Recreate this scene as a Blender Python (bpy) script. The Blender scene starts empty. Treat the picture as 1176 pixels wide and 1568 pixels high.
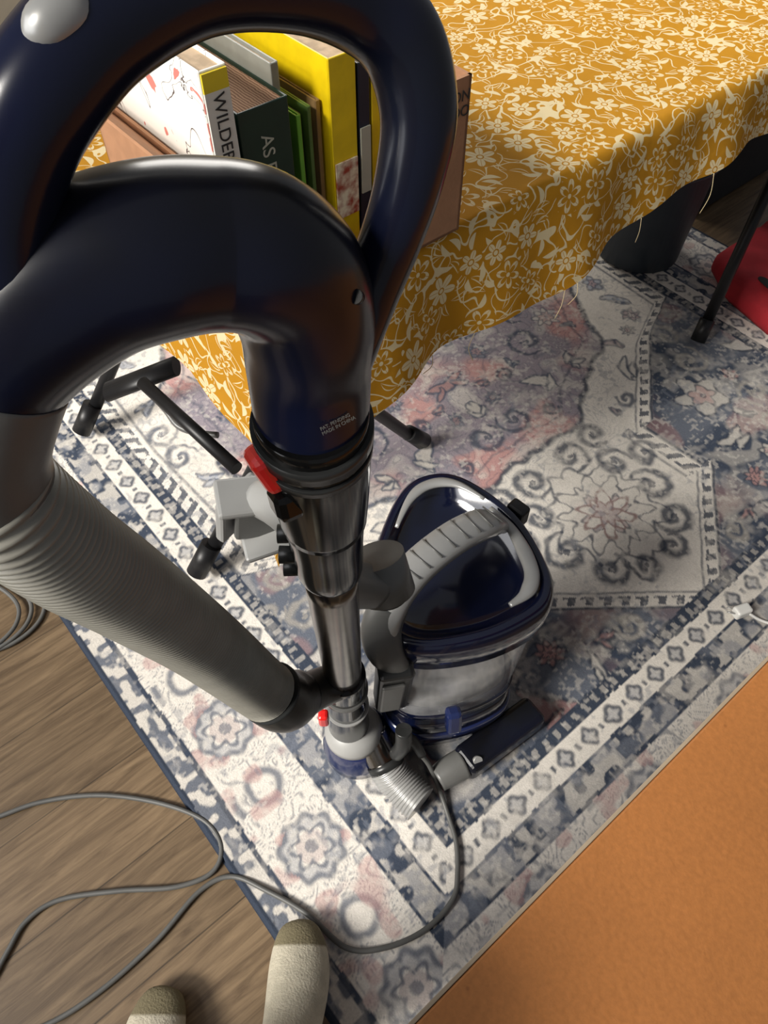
import bpy, math, numpy as np
from mathutils import Vector, Matrix, Euler
R40=math.radians(40.0)
cx_,sx_=math.cos(R40),math.sin(R40)
def LW(lx,ly,z=0.0): return Vector((lx*cx_-ly*sx_, lx*sx_+ly*cx_, z))

# ---------------------------------------------------------------- materials
def sr(r,g,b):
    f=lambda c:(c/255/12.92 if c/255<=.04045 else ((c/255+.055)/1.055)**2.4)
    return (f(r),f(g),f(b),1)
def mat(name,col,rough=.5,metal=0,coat=0,noise=0,nscale=20,bump=0,bscale=200,alpha=1,trans=0,col2=None,spec=.5,sheen=0):
    m=bpy.data.materials.new(name); m.use_nodes=True
    nt=m.node_tree; b=nt.nodes['Principled BSDF']
    b.inputs['Base Color'].default_value=col
    b.inputs['Roughness'].default_value=rough
    b.inputs['Metallic'].default_value=metal
    b.inputs['Coat Weight'].default_value=coat
    b.inputs['Coat Roughness'].default_value=.12
    b.inputs['Alpha'].default_value=alpha
    b.inputs['Transmission Weight'].default_value=trans
    b.inputs['Specular IOR Level'].default_value=spec
    b.inputs['Sheen Weight'].default_value=sheen
    tc=nt.nodes.new('ShaderNodeTexCoord')
    if noise or col2:
        n=nt.nodes.new('ShaderNodeTexNoise'); n.inputs['Scale'].default_value=nscale; n.inputs['Detail'].default_value=4
        nt.links.new(tc.outputs['Object'],n.inputs['Vector'])
        mx=nt.nodes.new('ShaderNodeMix'); mx.data_type='RGBA'
        mx.inputs['A'].default_value=col
        c2=col2 if col2 else tuple(c*(1-noise) for c in col[:3])+(1,)
        mx.inputs['B'].default_value=c2
        mr=nt.nodes.new('ShaderNodeMapRange'); mr.inputs['From Min'].default_value=.38; mr.inputs['From Max'].default_value=.62
        nt.links.new(n.outputs['Fac'],mr.inputs['Value']); nt.links.new(mr.outputs['Result'],mx.inputs['Factor'])
        nt.links.new(mx.outputs['Result'],b.inputs['Base Color'])
    if bump:
        n=nt.nodes.new('ShaderNodeTexNoise'); n.inputs['Scale'].default_value=bscale; n.inputs['Detail'].default_value=3
        nt.links.new(tc.outputs['Object'],n.inputs['Vector'])
        bp=nt.nodes.new('ShaderNodeBump'); bp.inputs['Strength'].default_value=bump; bp.inputs['Distance'].default_value=.002
        nt.links.new(n.outputs['Fac'],bp.inputs['Height']); nt.links.new(bp.outputs['Normal'],b.inputs['Normal'])
    return m

M_black=mat('satin_black_plastic',(.0045,.0045,.005,1),.24,coat=.10,col2=(.005,.007,.022,1),nscale=5,spec=.28)
M_ring=mat('handle_navy_satin',(.004,.006,.022,1),.22,coat=.15,col2=(.006,.007,.010,1),nscale=6,spec=.28)
M_smoke=mat('smoked_plastic',(.005,.005,.005,1),.13,coat=0,noise=.3,spec=.3)
M_navy=mat('navy_plastic',(.010,.018,.075,1),.2,coat=.5,noise=.3,nscale=8)
M_navyd=mat('dark_navy_gloss',(.003,.005,.020,1),.10,coat=.6,noise=.3,nscale=8)
M_dgrey=mat('dark_grey_plastic',(.022,.023,.023,1),.34,noise=.25,bump=.05,spec=.35)
M_mgrey=mat('grey_plastic',(.11,.11,.105,1),.38,noise=.1,bump=.05)
M_hose=mat('hose_grey',(.25,.24,.205,1),.40,noise=.12,nscale=30)
M_silver=mat('silver_plastic',(.36,.36,.35,1),.32,metal=.35,noise=.08)
M_lgrey=mat('light_grey_plastic',(.30,.30,.29,1),.4,noise=.08)
M_chrome=mat('brushed_steel_wand',(.25,.235,.22,1),.22,metal=1,noise=.15,nscale=60)
M_red=mat('red_button',(.65,.012,.010,1),.3,coat=.4,noise=.15)
M_clear=mat('clear_bin_plastic',(.75,.76,.77,1),.10,alpha=.38,coat=.6,noise=.45,nscale=18)
M_dust=mat('dust_grey',(.34,.335,.33,1),.8,noise=.5,nscale=25)
M_cord=mat('cord_grey',(.10,.10,.095,1),.5,noise=.15)
M_white=mat('white_plastic',(.75,.75,.72,1),.4,noise=.05)
M_tabblk=mat('black_leg_metal',(.008,.008,.009,1),.42,noise=.2,spec=.35)
M_card=mat('cardboard',sr(172,126,92),.85,noise=.12,nscale=40,bump=.2)
M_bin=mat('bin_slate',(.04,.052,.066,1),.5,noise=.15)
M_redf=mat('red_fabric',(.42,.015,.025,1),.85,noise=.2,bump=.4,bscale=500)
M_blkf=mat('black_canvas',(.010,.010,.012,1),.9,noise=.2,bump=.4,bscale=500)
M_page=mat('book_pages',sr(205,180,150),.9,noise=.25,nscale=80)
M_edge=mat('pale_edge_band',sr(170,152,128),.5,noise=.1)

# ---------------------------------------------------------------- mesh helpers
def newobj(name,verts,faces,m=None,smooth=True,parent=None):
    me=bpy.data.meshes.new(name); me.from_pydata([tuple(v) for v in verts],[],faces); me.update()
    if smooth:
        me.polygons.foreach_set('use_smooth',[True]*len(me.polygons))
    o=bpy.data.objects.new(name,me); bpy.context.collection.objects.link(o)
    if m: me.materials.append(m)
    if parent: o.parent=parent
    return o
def empty(name):
    e=bpy.data.objects.new(name,None); bpy.context.collection.objects.link(e); e.empty_display_size=.05; return e
def catmull(P,n):
    P=[np.array(p,float) for p in P]; out=[]
    for i in range(len(P)-1):
        p0=P[max(i-1,0)];p1=P[i];p2=P[i+1];p3=P[min(i+2,len(P)-1)]
        for k in range(n):
            t=k/n
            out.append(.5*((2*p1)+(-p0+p2)*t+(2*p0-5*p1+4*p2-p3)*t*t+(-p0+3*p1-3*p2+p3)*t**3))
    out.append(P[-1]); return out
def tube(name,pts,rad,m,parent=None,n=8,seg=24,ribs=0,ribamp=.001,ell=None,up=None,caps=True,sup=1.0):
    if not hasattr(rad,'__len__'): rad=[rad]*len(pts)
    P4=[list(p)+[r] for p,r in zip(pts,rad)]
    S=catmull(P4,n) if len(pts)>1 and n>1 else [np.array(p,float) for p in P4]
    if ribs:
        A=np.array(S); d=np.r_[0,np.cumsum(np.linalg.norm(np.diff(A[:,:3],axis=0),axis=1))]
        N=ribs*6; t=np.linspace(0,d[-1],N+1)
        A=np.stack([np.interp(t,d,A[:,k]) for k in range(4)],1)
        A[:,3]+=ribamp*np.cos(np.arange(N+1)/6*2*math.pi); S=list(A)
    Q=[Vector(s[:3]) for s in S]; r=[s[3] for s in S]
    vs=[];fs=[]
    nrm=None; w=4 if ribs else 1
    for i,q in enumerate(Q):
        T=(Q[min(i+w,len(Q)-1)]-Q[max(i-w,0)]).normalized()
        if up is not None:
            side=T.cross(Vector(up)).normalized(); nn=side.cross(T).normalized()
        else:
            if nrm is None:
                a=Vector((0,0,1)) if abs(T.z)<.9 else Vector((1,0,0))
                nrm=(a-T*a.dot(T)).normalized()
            else: nrm=(nrm-T*nrm.dot(T)).normalized()
            nn=nrm; side=T.cross(nn)
        ea,eb=ell if ell else (1,1)
        for k in range(seg):
            th=2*math.pi*k/seg
            c,s=math.cos(th),math.sin(th)
            if sup!=1.0:
                c=math.copysign(abs(c)**sup,c); s=math.copysign(abs(s)**sup,s)
            vs.append(q+side*(c*r[i]*ea)+nn*(s*r[i]*eb))
    for i in range(len(Q)-1):
        for k in range(seg):
            a=i*seg+k;b=i*seg+(k+1)%seg
            fs.append((a,b,b+seg,a+seg))
    if caps:
        fs.append(tuple(reversed(range(seg)))); fs.append(tuple((len(Q)-1)*seg+k for k in range(seg)))
    o=newobj(name,vs,fs,m,True,parent)
    if caps:
        o.data.polygons[-1].use_smooth=False; o.data.polygons[-2].use_smooth=False
    return o
def box(name,c,size,m,parent=None,rot=(0,0,0),bev=.003,segs=2,local=False):
    x,y,z=[s/2 for s in size]
    vs=[(a*x,b*y,cc*z) for a in(-1,1) for b in(-1,1) for cc in(-1,1)]
    fs=[(0,1,3,2),(4,6,7,5),(0,4,5,1),(2,3,7,6),(0,2,6,4),(1,5,7,3)]
    o=newobj(name,vs,fs,m,False,parent)
    if local:
        o.location=LW(*c); o.rotation_euler=(rot[0],rot[1],rot[2]+R40)
    else:
        o.location=c; o.rotation_euler=rot
    if bev:
        b=o.modifiers.new('b','BEVEL'); b.width=bev; b.segments=segs; b.limit_method='ANGLE'
    return o
def loft(name,rings,m,parent=None,smooth=True,capb=True,capt=True):
    n=len(rings[0]); vs=[v for r in rings for v in r]; fs=[]
    for i in range(len(rings)-1):
        for k in range(n):
            a=i*n+k;b=i*n+(k+1)%n
            fs.append((a,b,b+n,a+n))
    if capb: fs.append(tuple(reversed(range(n))))
    if capt: fs.append(tuple((len(rings)-1)*n+k for k in range(n)))
    return newobj(name,vs,fs,m,smooth,parent)

# ---------------------------------------------------------------- room
def floor_mat():
    m=bpy.data.materials.new('wood_plank_floor'); m.use_nodes=True; nt=m.node_tree; b=nt.nodes['Principled BSDF']
    tc=nt.nodes.new('ShaderNodeTexCoord'); mp=nt.nodes.new('ShaderNodeMapping')
    nt.links.new(tc.outputs['Object'],mp.inputs['Vector'])
    br=nt.nodes.new('ShaderNodeTexBrick'); br.inputs['Scale'].default_value=1; br.inputs['Brick Width'].default_value=1.2; br.inputs['Row Height'].default_value=.16
    br.inputs['Mortar Size'].default_value=.0012; br.inputs['Color1'].default_value=(.9,.9,.9,1); br.inputs['Color2'].default_value=(.55,.55,.55,1); br.inputs['Mortar'].default_value=(.10,.10,.10,1)
    nt.links.new(mp.outputs['Vector'],br.inputs['Vector'])
    m2=nt.nodes.new('ShaderNodeMapping'); m2.inputs['Scale'].default_value=(4,50,1); nt.links.new(mp.outputs['Vector'],m2.inputs['Vector'])
    n=nt.nodes.new('ShaderNodeTexNoise'); n.inputs['Scale'].default_value=1.6; n.inputs['Detail'].default_value=8; n.inputs['Roughness'].default_value=.65; n.inputs['Distortion'].default_value=.8
    nt.links.new(m2.outputs['Vector'],n.inputs['Vector'])
    cr=nt.nodes.new('ShaderNodeValToRGB'); cr.color_ramp.elements[0].position=.3; cr.color_ramp.elements[0].color=sr(88,70,50); cr.color_ramp.elements[1].position=.75; cr.color_ramp.elements[1].color=sr(148,125,96)
    nt.links.new(n.outputs['Fac'],cr.inputs['Fac'])
    mx=nt.nodes.new('ShaderNodeMix'); mx.data_type='RGBA'; mx.blend_type='MULTIPLY'; mx.inputs['Factor'].default_value=.7
    nt.links.new(cr.outputs['Color'],mx.inputs['A']); nt.links.new(br.outputs['Color'],mx.inputs['B'])
    nt.links.new(mx.outputs['Result'],b.inputs['Base Color']); b.inputs['Roughness'].default_value=.42
    bp=nt.nodes.new('ShaderNodeBump'); bp.inputs['Strength'].default_value=.15; bp.inputs['Distance'].default_value=.002
    nt.links.new(n.outputs['Fac'],bp.inputs['Height']); nt.links.new(bp.outputs['Normal'],b.inputs['Normal'])
    return m
fl=newobj('floor',[(-1.6,-1.6,0),(3.4,-1.6,0),(3.4,3.0,0),(-1.6,3.0,0)],[(0,1,2,3)],floor_mat(),False); fl.rotation_euler=(0,0,R40)
M_wall=mat('wall_paint',sr(205,192,168),.9,noise=.04,bump=.15)
M_trim=mat('trim_paint',sr(225,222,214),.5,noise=.03)
def lbox(name,lo,hi,m,parent=None,bev=0):
    c=[(a+b)/2 for a,b in zip(lo,hi)]; s=[b-a for a,b in zip(lo,hi)]
    return box(name,c,s,m,parent,bev=bev,local=True)
lbox('wall_back',(-1.7,3.0,0),(3.5,3.1,2.5),M_wall)
lbox('baseboard_back',(-1.6,2.985,0),(3.4,2.999,.09),M_trim)
def wall_with_hole(name,x0,x1,y0,y1,z0,z1,hy0,hy1,hz0,hz1,m):
    vs=[];fs=[]
    def add(lo,hi):
        b=len(vs)
        for a in(0,1):
            for c in(0,1):
                for d in(0,1): vs.append((hi[0] if a else lo[0],hi[1] if c else lo[1],hi[2] if d else lo[2]))
        for f in [(0,1,3,2),(4,6,7,5),(0,4,5,1),(2,3,7,6),(0,2,6,4),(1,5,7,3)]: fs.append(tuple(b+i for i in f))
    add((x0,y0,z0),(x1,hy0,z1)); add((x0,hy1,z0),(x1,y1,z1)); add((x0,hy0,z0),(x1,hy1,hz0)); add((x0,hy0,hz1),(x1,hy1,z1))
    o=newobj(name,vs,fs,m,False); o.rotation_euler=(0,0,R40); return o
wall_with_hole('wall_left',-1.7,-1.6,-1.6,3.0,0,2.5,-.2,2.3,.95,2.35,M_wall)
W1=empty('window_1')
for i,(lo,hi) in enumerate([((-1.68,-.2,.95),(-1.62,2.3,1.0)),((-1.68,-.2,2.3),(-1.62,2.3,2.35)),((-1.68,-.2,1.0),(-1.62,-.15,2.3)),((-1.68,2.25,1.0),(-1.62,2.3,2.3)),((-1.68,1.03,1.0),(-1.62,1.07,2.3))]):
    lbox('frame_%d'%i,lo,hi,M_trim,W1)

# ---------------------------------------------------------------- rug
def vn(x,y,s,seed):
    G=np.random.RandomState(seed).rand(256,256); xi=x/s; yi=y/s
    i=np.floor(xi).astype(int); j=np.floor(yi).astype(int); fx=xi-i; fy=yi-j
    fx=fx*fx*(3-2*fx); fy=fy*fy*(3-2*fy)
    g=lambda a,b:G[a%256,b%256]
    return (g(i,j)*(1-fx)+g(i+1,j)*fx)*(1-fy)+(g(i,j+1)*(1-fx)+g(i+1,j+1)*fx)*fy
def rug():
    WU,WV=2.04,2.70; st=.0027
    nx=int(WU/st)+1; ny=int(WV/st)+1
    u=np.linspace(0,WU,nx); w=np.linspace(0,WV,ny); U,V=np.meshgrid(u,w)
    a=np.abs(U-WU/2); b=np.abs(V-WV/2)
    sm=lambda e0,e1,x: np.clip((x-e0)/(e1-e0),0,1)
    cream=np.array([.69,.65,.59]); navy=np.array([.038,.048,.070]); grey=np.array([.165,.180,.215]); pink=np.array([.335,.195,.185])
    jx=(vn(U,V,.030,51)-.5)*.010+(vn(U,V,.012,52)-.5)*.006; jy=(vn(U,V,.030,53)-.5)*.010+(vn(U,V,.012,54)-.5)*.006
    a2=a+jx; W=WV/2-b; W2=W+jy; b2=b-jy
    wx=(vn(a,b,.05,11)-.5)*.03; wy=(vn(a,b,.05,12)-.5)*.03
    A=a+wx; B=b+wy
    n2=vn(A,B,.16,3); n3=vn(A,B,.055,4)*.6+vn(A,B,.028,5)*.4; n4=vn(A,B,.12,6)
    dis=vn(U,V,.035,21)*.35+vn(U,V,.009,22)*.35+vn(U,V,.14,23)*.30
    dis2=vn(U,V,.02,25)*.45+vn(U,V,.006,26)*.55
    def line(f,t): return np.clip(1.4-np.abs(f)/t,0,1)
    def polar(x,y): return np.hypot(x,y),np.arctan2(y,x)
    mix=lambda C,c,f:C*(1-f[...,None])+c*f[...,None]
    def sl(x0,y0,R):
        return (np.abs(a[0]-x0)<R+.01)[None,:]&((np.abs(W[:,0]-y0)<R+.01)[:,None])
    def flower(C,x0,y0,R,n,fill,out,core,t=.0042,p=.22,rot=0,op=.85):
        idx=np.where(sl(x0,y0,R*1.35))
        if len(idx[0])==0: return
        r,th=polar(a2[idx]-x0,W2[idx]-y0); th=th+rot
        edge=R*(1+p*np.cos(n*th)); c=C[idx]
        ins=np.clip((edge-r)/.003,0,1)
        c=mix(c,fill,ins*op)
        e2=R*.55*(1+p*np.cos(n*th+math.pi)); c=mix(c,core,np.clip((e2-r)/.003,0,1)*.7*op)
        c=mix(c,out,np.maximum(line(r-edge,t),np.maximum(line(r-e2,t*.8),(r<R*.16)*.8))*.9*op)
        C[idx]=c
    def scroll(C,x0,y0,R,rot,fl,col,t=.006,turns=1.35):
        idx=np.where(sl(x0,y0,R*1.2))
        if len(idx[0])==0: return
        r,th=polar(a2[idx]-x0,(W2[idx]-y0)*fl); th=(th+rot)%(2*math.pi); v=np.zeros_like(r)
        for k in range(2):
            q=(th+2*math.pi*k)/(2*math.pi*turns)
            rr=R*(1-q*.80); v=np.maximum(v,line(r-rr,t*(.5+.9*np.sin(np.clip(q,0,1)*math.pi)))*(q<1))
        v=np.maximum(v,(r<R*.16)*.9)
        C[idx]=mix(C[idx],col,v*.85)
    def leaf(C,x0,y0,L_,wd,rot,fill,out):
        idx=np.where(sl(x0,y0,L_))
        if len(idx[0])==0: return
        dx=a2[idx]-x0; dy=W2[idx]-y0; x=dx*math.cos(rot)+dy*math.sin(rot); y=-dx*math.sin(rot)+dy*math.cos(rot)+x*x*6
        h=wd*(1-(x/L_)**2); ins=np.clip((h-np.abs(y))/.002,0,1)
        c=mix(C[idx],fill,ins*.8); c=mix(c,out,line(h-np.abs(y),.004)*(np.abs(x)<L_)*.8); C[idx]=c
    def hwf(Wq): return np.interp(Wq,[.0,.27,.52,.525,.68,.685,.88,.95,1.35],[-1,0,.31,.28,.27,.30,.54,.70,.72])
    hw=hwf(W+jy*.4)
    light=sm(-.003,.003,hw-a)
    L=np.ones(U.shape+(3,))*cream
    fine=line(np.sin(n3*30),.32)*sm(.45,.62,n2)
    L=mix(L,grey,fine*.35)
    placed=[]
    def scatter(C,cond,N,rmin,rmax,fills,outs,scol,seed,op=.85):
        rs=np.random.RandomState(seed)
        for i in range(N):
            x=rs.uniform(0,1.02); y=rs.uniform(.02,1.35); R=rs.uniform(rmin,rmax)
            if not cond(x,y,R): continue
            if any((x-px)**2+(y-py)**2<(R+pr_)**2*.90 for px,py,pr_ in placed): continue
            placed.append((x,y,R)); k=rs.randint(0,5)
            f=fills[rs.randint(len(fills))]
            if k==0: flower(C,x,y,R*.8,rs.randint(5,9),f,outs,cream*.9 if rs.rand()<.5 else pink*1.2,rot=rs.rand()*6,op=op)
            elif k in(1,2): scroll(C,x,y,R,rs.rand()*6.28,rs.choice([-1,1]),scol)
            else:
                leaf(C,x,y,R,R*.32,rs.rand()*6.28,f,outs)
                leaf(C,x+R*.3,y-R*.4,R*.6,R*.22,rs.rand()*6.28,f,outs)
    placed+=[(0,.575,.15),(0,.43,.05)]
    mauve=np.array([.38,.29,.29])
    flower(L,0,.575,.125,9,cream*.95,navy*1.3,mauve*1.25,t=.005,p=.14)
    flower(L,0,.575,.090,11,cream*.9,grey*.55,mauve,t=.0045,p=.20,op=.85)
    flower(L,0,.575,.050,7,cream*.92,pink*.65,mauve,t=.005,p=.28,op=.9)
    for x0,y0,R0,rot,fl_ in [(.125,.66,.045,.5,1),(.14,.56,.05,2.2,-1),(.105,.475,.042,3.6,1),(.04,.43,.034,1,-1),(.06,.735,.045,2,1),(.155,.745,.038,5,-1),(.20,.63,.036,.3,1)]:
        scroll(L,x0,y0,R0,rot,fl_,navy*1.2,t=.0080); placed.append((x0,y0,R0))
    Rm0=.56
    scatter(L,lambda x,y,R:(x<hwf(y)-.06-R*.7) and math.hypot(x,1.35-y)>Rm0+.03+R*.6 and y<1.34,1100,.018,.046,[cream*.88,mauve*1.1,grey*2.0],navy*1.7,navy*1.6,3,op=.8)
    e=hw-a
    s=(W*1.0+a*.6)
    key=(((s/.040)%1)<.42)&(e>.016)&(e<.048)
    key2=(e>.040)&(e<.048)&(((s/.040)%1)<.75)
    L=mix(L,navy*1.2,np.maximum(key,key2)*.88); L=mix(L,navy*1.3,line(e-.062,.004)*.7); L=mix(L,navy*1.1,line(e-.004,.007)*.95)
    r,th=polar(a2,b2); Rm=Rm0*(1+.05*np.abs(np.sin(6*th))*1.2-.03+.018*np.cos(24*th))
    med=sm(-.003,.003,Rm-r)*light
    Mm=np.ones_like(L)*(pink*1.30)
    Mm=mix(Mm,grey*1.25,sm(.42,.60,vn(A,B,.10,7))*.75); Mm=mix(Mm,cream*.85,sm(.48,.62,n3)*.55)
    Mm=mix(Mm,navy*1.6,line(np.sin(n3*26),.30)*.4)
    placed.clear()
    scatter(Mm,lambda x,y,R: math.hypot(x,1.35-y)<Rm0-.03-R*.6,900,.02,.055,[cream*.78,pink*1.0,grey*1.0],navy*1.6,navy*1.4,8,op=.72)
    Mm=mix(Mm,navy*1.4,line(r-Rm*.91,.004)*.5)
    L=L*(1-med[...,None])+Mm*med[...,None]
    L=mix(L,navy*1.1,line(r-Rm,.0080)*light*.88)
    O=np.ones_like(L)*navy*1.35
    O=mix(O,grey*1.0,sm(.42,.62,n4)*.6); O=mix(O,cream*.7,sm(.58,.68,n3)*.5); O=mix(O,pink,sm(.58,.70,vn(A,B,.09,9))*.45)
    placed.clear()
    scatter(O,lambda x,y,R:(x>hwf(y)+.02+R*.6) and x<.71 and y>.33,1000,.024,.075,[cream*.72,pink*1.1,cream*.8],navy,cream*.45,12,op=.8)
    C=L*light[...,None]+O*(1-light)[...,None]
    du=np.minimum(U,WU-U); dv=np.minimum(V,WV-V); d0=np.minimum(du,dv); vert=du<dv
    d=d0+jx*.35
    s=np.where(vert,np.abs(V-WV/2),a)+jy*.5
    def band(lo,hi): return ((d>=lo)&(d<hi)).astype(float)
    C=mix(C,navy*.9,band(-1,.012))
    g=np.ones_like(C)*cream*.80; blob=sm(.46,.54,vn(s,d,.014,31)); g=mix(g,grey*.8,blob)
    C=mix(C,0,band(.012,.045)); C+=g*band(.012,.045)[...,None]
    C=mix(C,navy*1.2,band(.045,.054)*.8)
    g=np.ones_like(C)*cream*.97
    ds=(s%.26)-.13; r,th=polar(ds,d-.125)
    v=np.maximum(line(r-.050*(1+.08*np.cos(9*th)),.006),line(r-.030*(1+.22*np.cos(6*th)),.0045)); v=np.maximum(v,(r<.011)*.8)
    g=mix(g,grey*1.4,((r<.05)&(r>.03))*.45); g=mix(g,mauve,(r<.026)*.45)
    r2,t2=polar(np.abs(ds)-.13,d-.115); t3=(t2+2)%(2*math.pi)
    for k in range(2):
        q=(t3+2*math.pi*k)/(2*math.pi*1.4)
        v=np.maximum(v,line(r2-.052*(1-q*.8),.007)*(q<1))
    bn=vn(s+wx,d+wy,.026,33); v=np.maximum(v,line(np.sin(bn*20),.34)*.75*(r>.058)*(r2>.03))
    g=mix(g,grey*.85,np.clip(v,0,1)*.88); g=mix(g,pink*1.3,sm(.58,.68,vn(s,d,.030,34))*.55*(r>.05))
    C=mix(C,0,band(.054,.19)); C+=g*band(.054,.19)[...,None]
    g=np.ones_like(C)*navy*1.2; q=vn(s,d,.018,36); g=mix(g,cream*.8,sm(.50,.58,q)*.75*(np.abs(d-.2175)<.021)); g=mix(g,grey*1.1,sm(.5,.6,vn(s,d,.03,37))*.5)
    C=mix(C,0,band(.19,.245)); C+=g*band(.19,.245)[...,None]
    g=np.ones_like(C)*cream; f=(s%.062)-.031; r,th=polar(f,d-.27)
    g=mix(g,grey*1.2,(r<.011)*.5)
    g=mix(g,navy*1.2,np.maximum(line(r-.0135*(1+.16*np.cos(4*th)),.0045),line(np.abs(f)-.031,.004)*(np.abs(d-.27)<.006))*.88)
    C=mix(C,0,band(.245,.295)); C+=g*band(.245,.295)[...,None]
    g=np.ones_like(C)*navy*1.1; g=mix(g,cream*.7,(((s/.026)%1)<.4).astype(float)*.55*(np.abs(d-.31)<.008))
    C=mix(C,0,band(.295,.325)); C+=g*band(.295,.325)[...,None]
    keep=(d0>.012)
    C=mix(C,cream*.80,sm(.52,.70,dis)*.38*keep); C=mix(C,cream*.88,sm(.63,.73,dis2)*.42*keep); C=mix(C,grey*1.1,sm(.68,.77,vn(U,V,.009,27)*.6+vn(U,V,.05,28)*.4)*.4*keep)
    C=np.clip(C,0,1)
    z=np.where(d0<.0030,.0005,.007)
    co=np.stack([U-.02,V-.13,z],-1).reshape(-1,3)
    idx=np.arange(nx*ny).reshape(ny,nx)
    q=np.stack([idx[:-1,:-1],idx[:-1,1:],idx[1:,1:],idx[1:,:-1]],-1).reshape(-1,4)
    me=bpy.data.meshes.new('area_rug'); me.vertices.add(len(co)); me.vertices.foreach_set('co',co.ravel().astype(np.float32))
    me.loops.add(q.size); me.loops.foreach_set('vertex_index',q.ravel().astype(np.int32))
    me.polygons.add(len(q)); me.polygons.foreach_set('loop_start',np.arange(0,q.size,4,dtype=np.int32)); me.polygons.foreach_set('loop_total',np.full(len(q),4,dtype=np.int32))
    me.update(calc_edges=True)
    at=me.color_attributes.new('Col','FLOAT_COLOR','POINT'); at.data.foreach_set('color',np.concatenate([C.reshape(-1,3),np.ones((nx*ny,1))],1).ravel().astype(np.float32))
    o=bpy.data.objects.new('area_rug',me); bpy.context.collection.objects.link(o); o.rotation_euler=(0,0,R40)
    m=bpy.data.materials.new('rug_pile'); m.use_nodes=True; nt=m.node_tree; bs=nt.nodes['Principled BSDF']; bs.inputs['Roughness'].default_value=.95; bs.inputs['Specular IOR Level'].default_value=.1
    ac=nt.nodes.new('ShaderNodeVertexColor'); ac.layer_name='Col'
    tc=nt.nodes.new('ShaderNodeTexCoord'); n=nt.nodes.new('ShaderNodeTexNoise'); n.inputs['Scale'].default_value=350; n.inputs['Detail'].default_value=3
    nt.links.new(tc.outputs['Object'],n.inputs['Vector'])
    mr=nt.nodes.new('ShaderNodeMapRange'); mr.inputs['To Min'].default_value=.80; mr.inputs['To Max'].default_value=1.24; nt.links.new(n.outputs['Fac'],mr.inputs['Value'])
    vm=nt.nodes.new('ShaderNodeVectorMath'); vm.operation='SCALE'; nt.links.new(ac.outputs['Color'],vm.inputs[0]); nt.links.new(mr.outputs['Result'],vm.inputs['Scale']); nt.links.new(vm.outputs['Vector'],bs.inputs['Base Color'])
    bp=nt.nodes.new('ShaderNodeBump'); bp.inputs['Strength'].default_value=.4; bp.inputs['Distance'].default_value=.002; nt.links.new(n.outputs['Fac'],bp.inputs['Height']); nt.links.new(bp.outputs['Normal'],bs.inputs['Normal'])
    me.materials.append(m); return o
rug()

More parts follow.
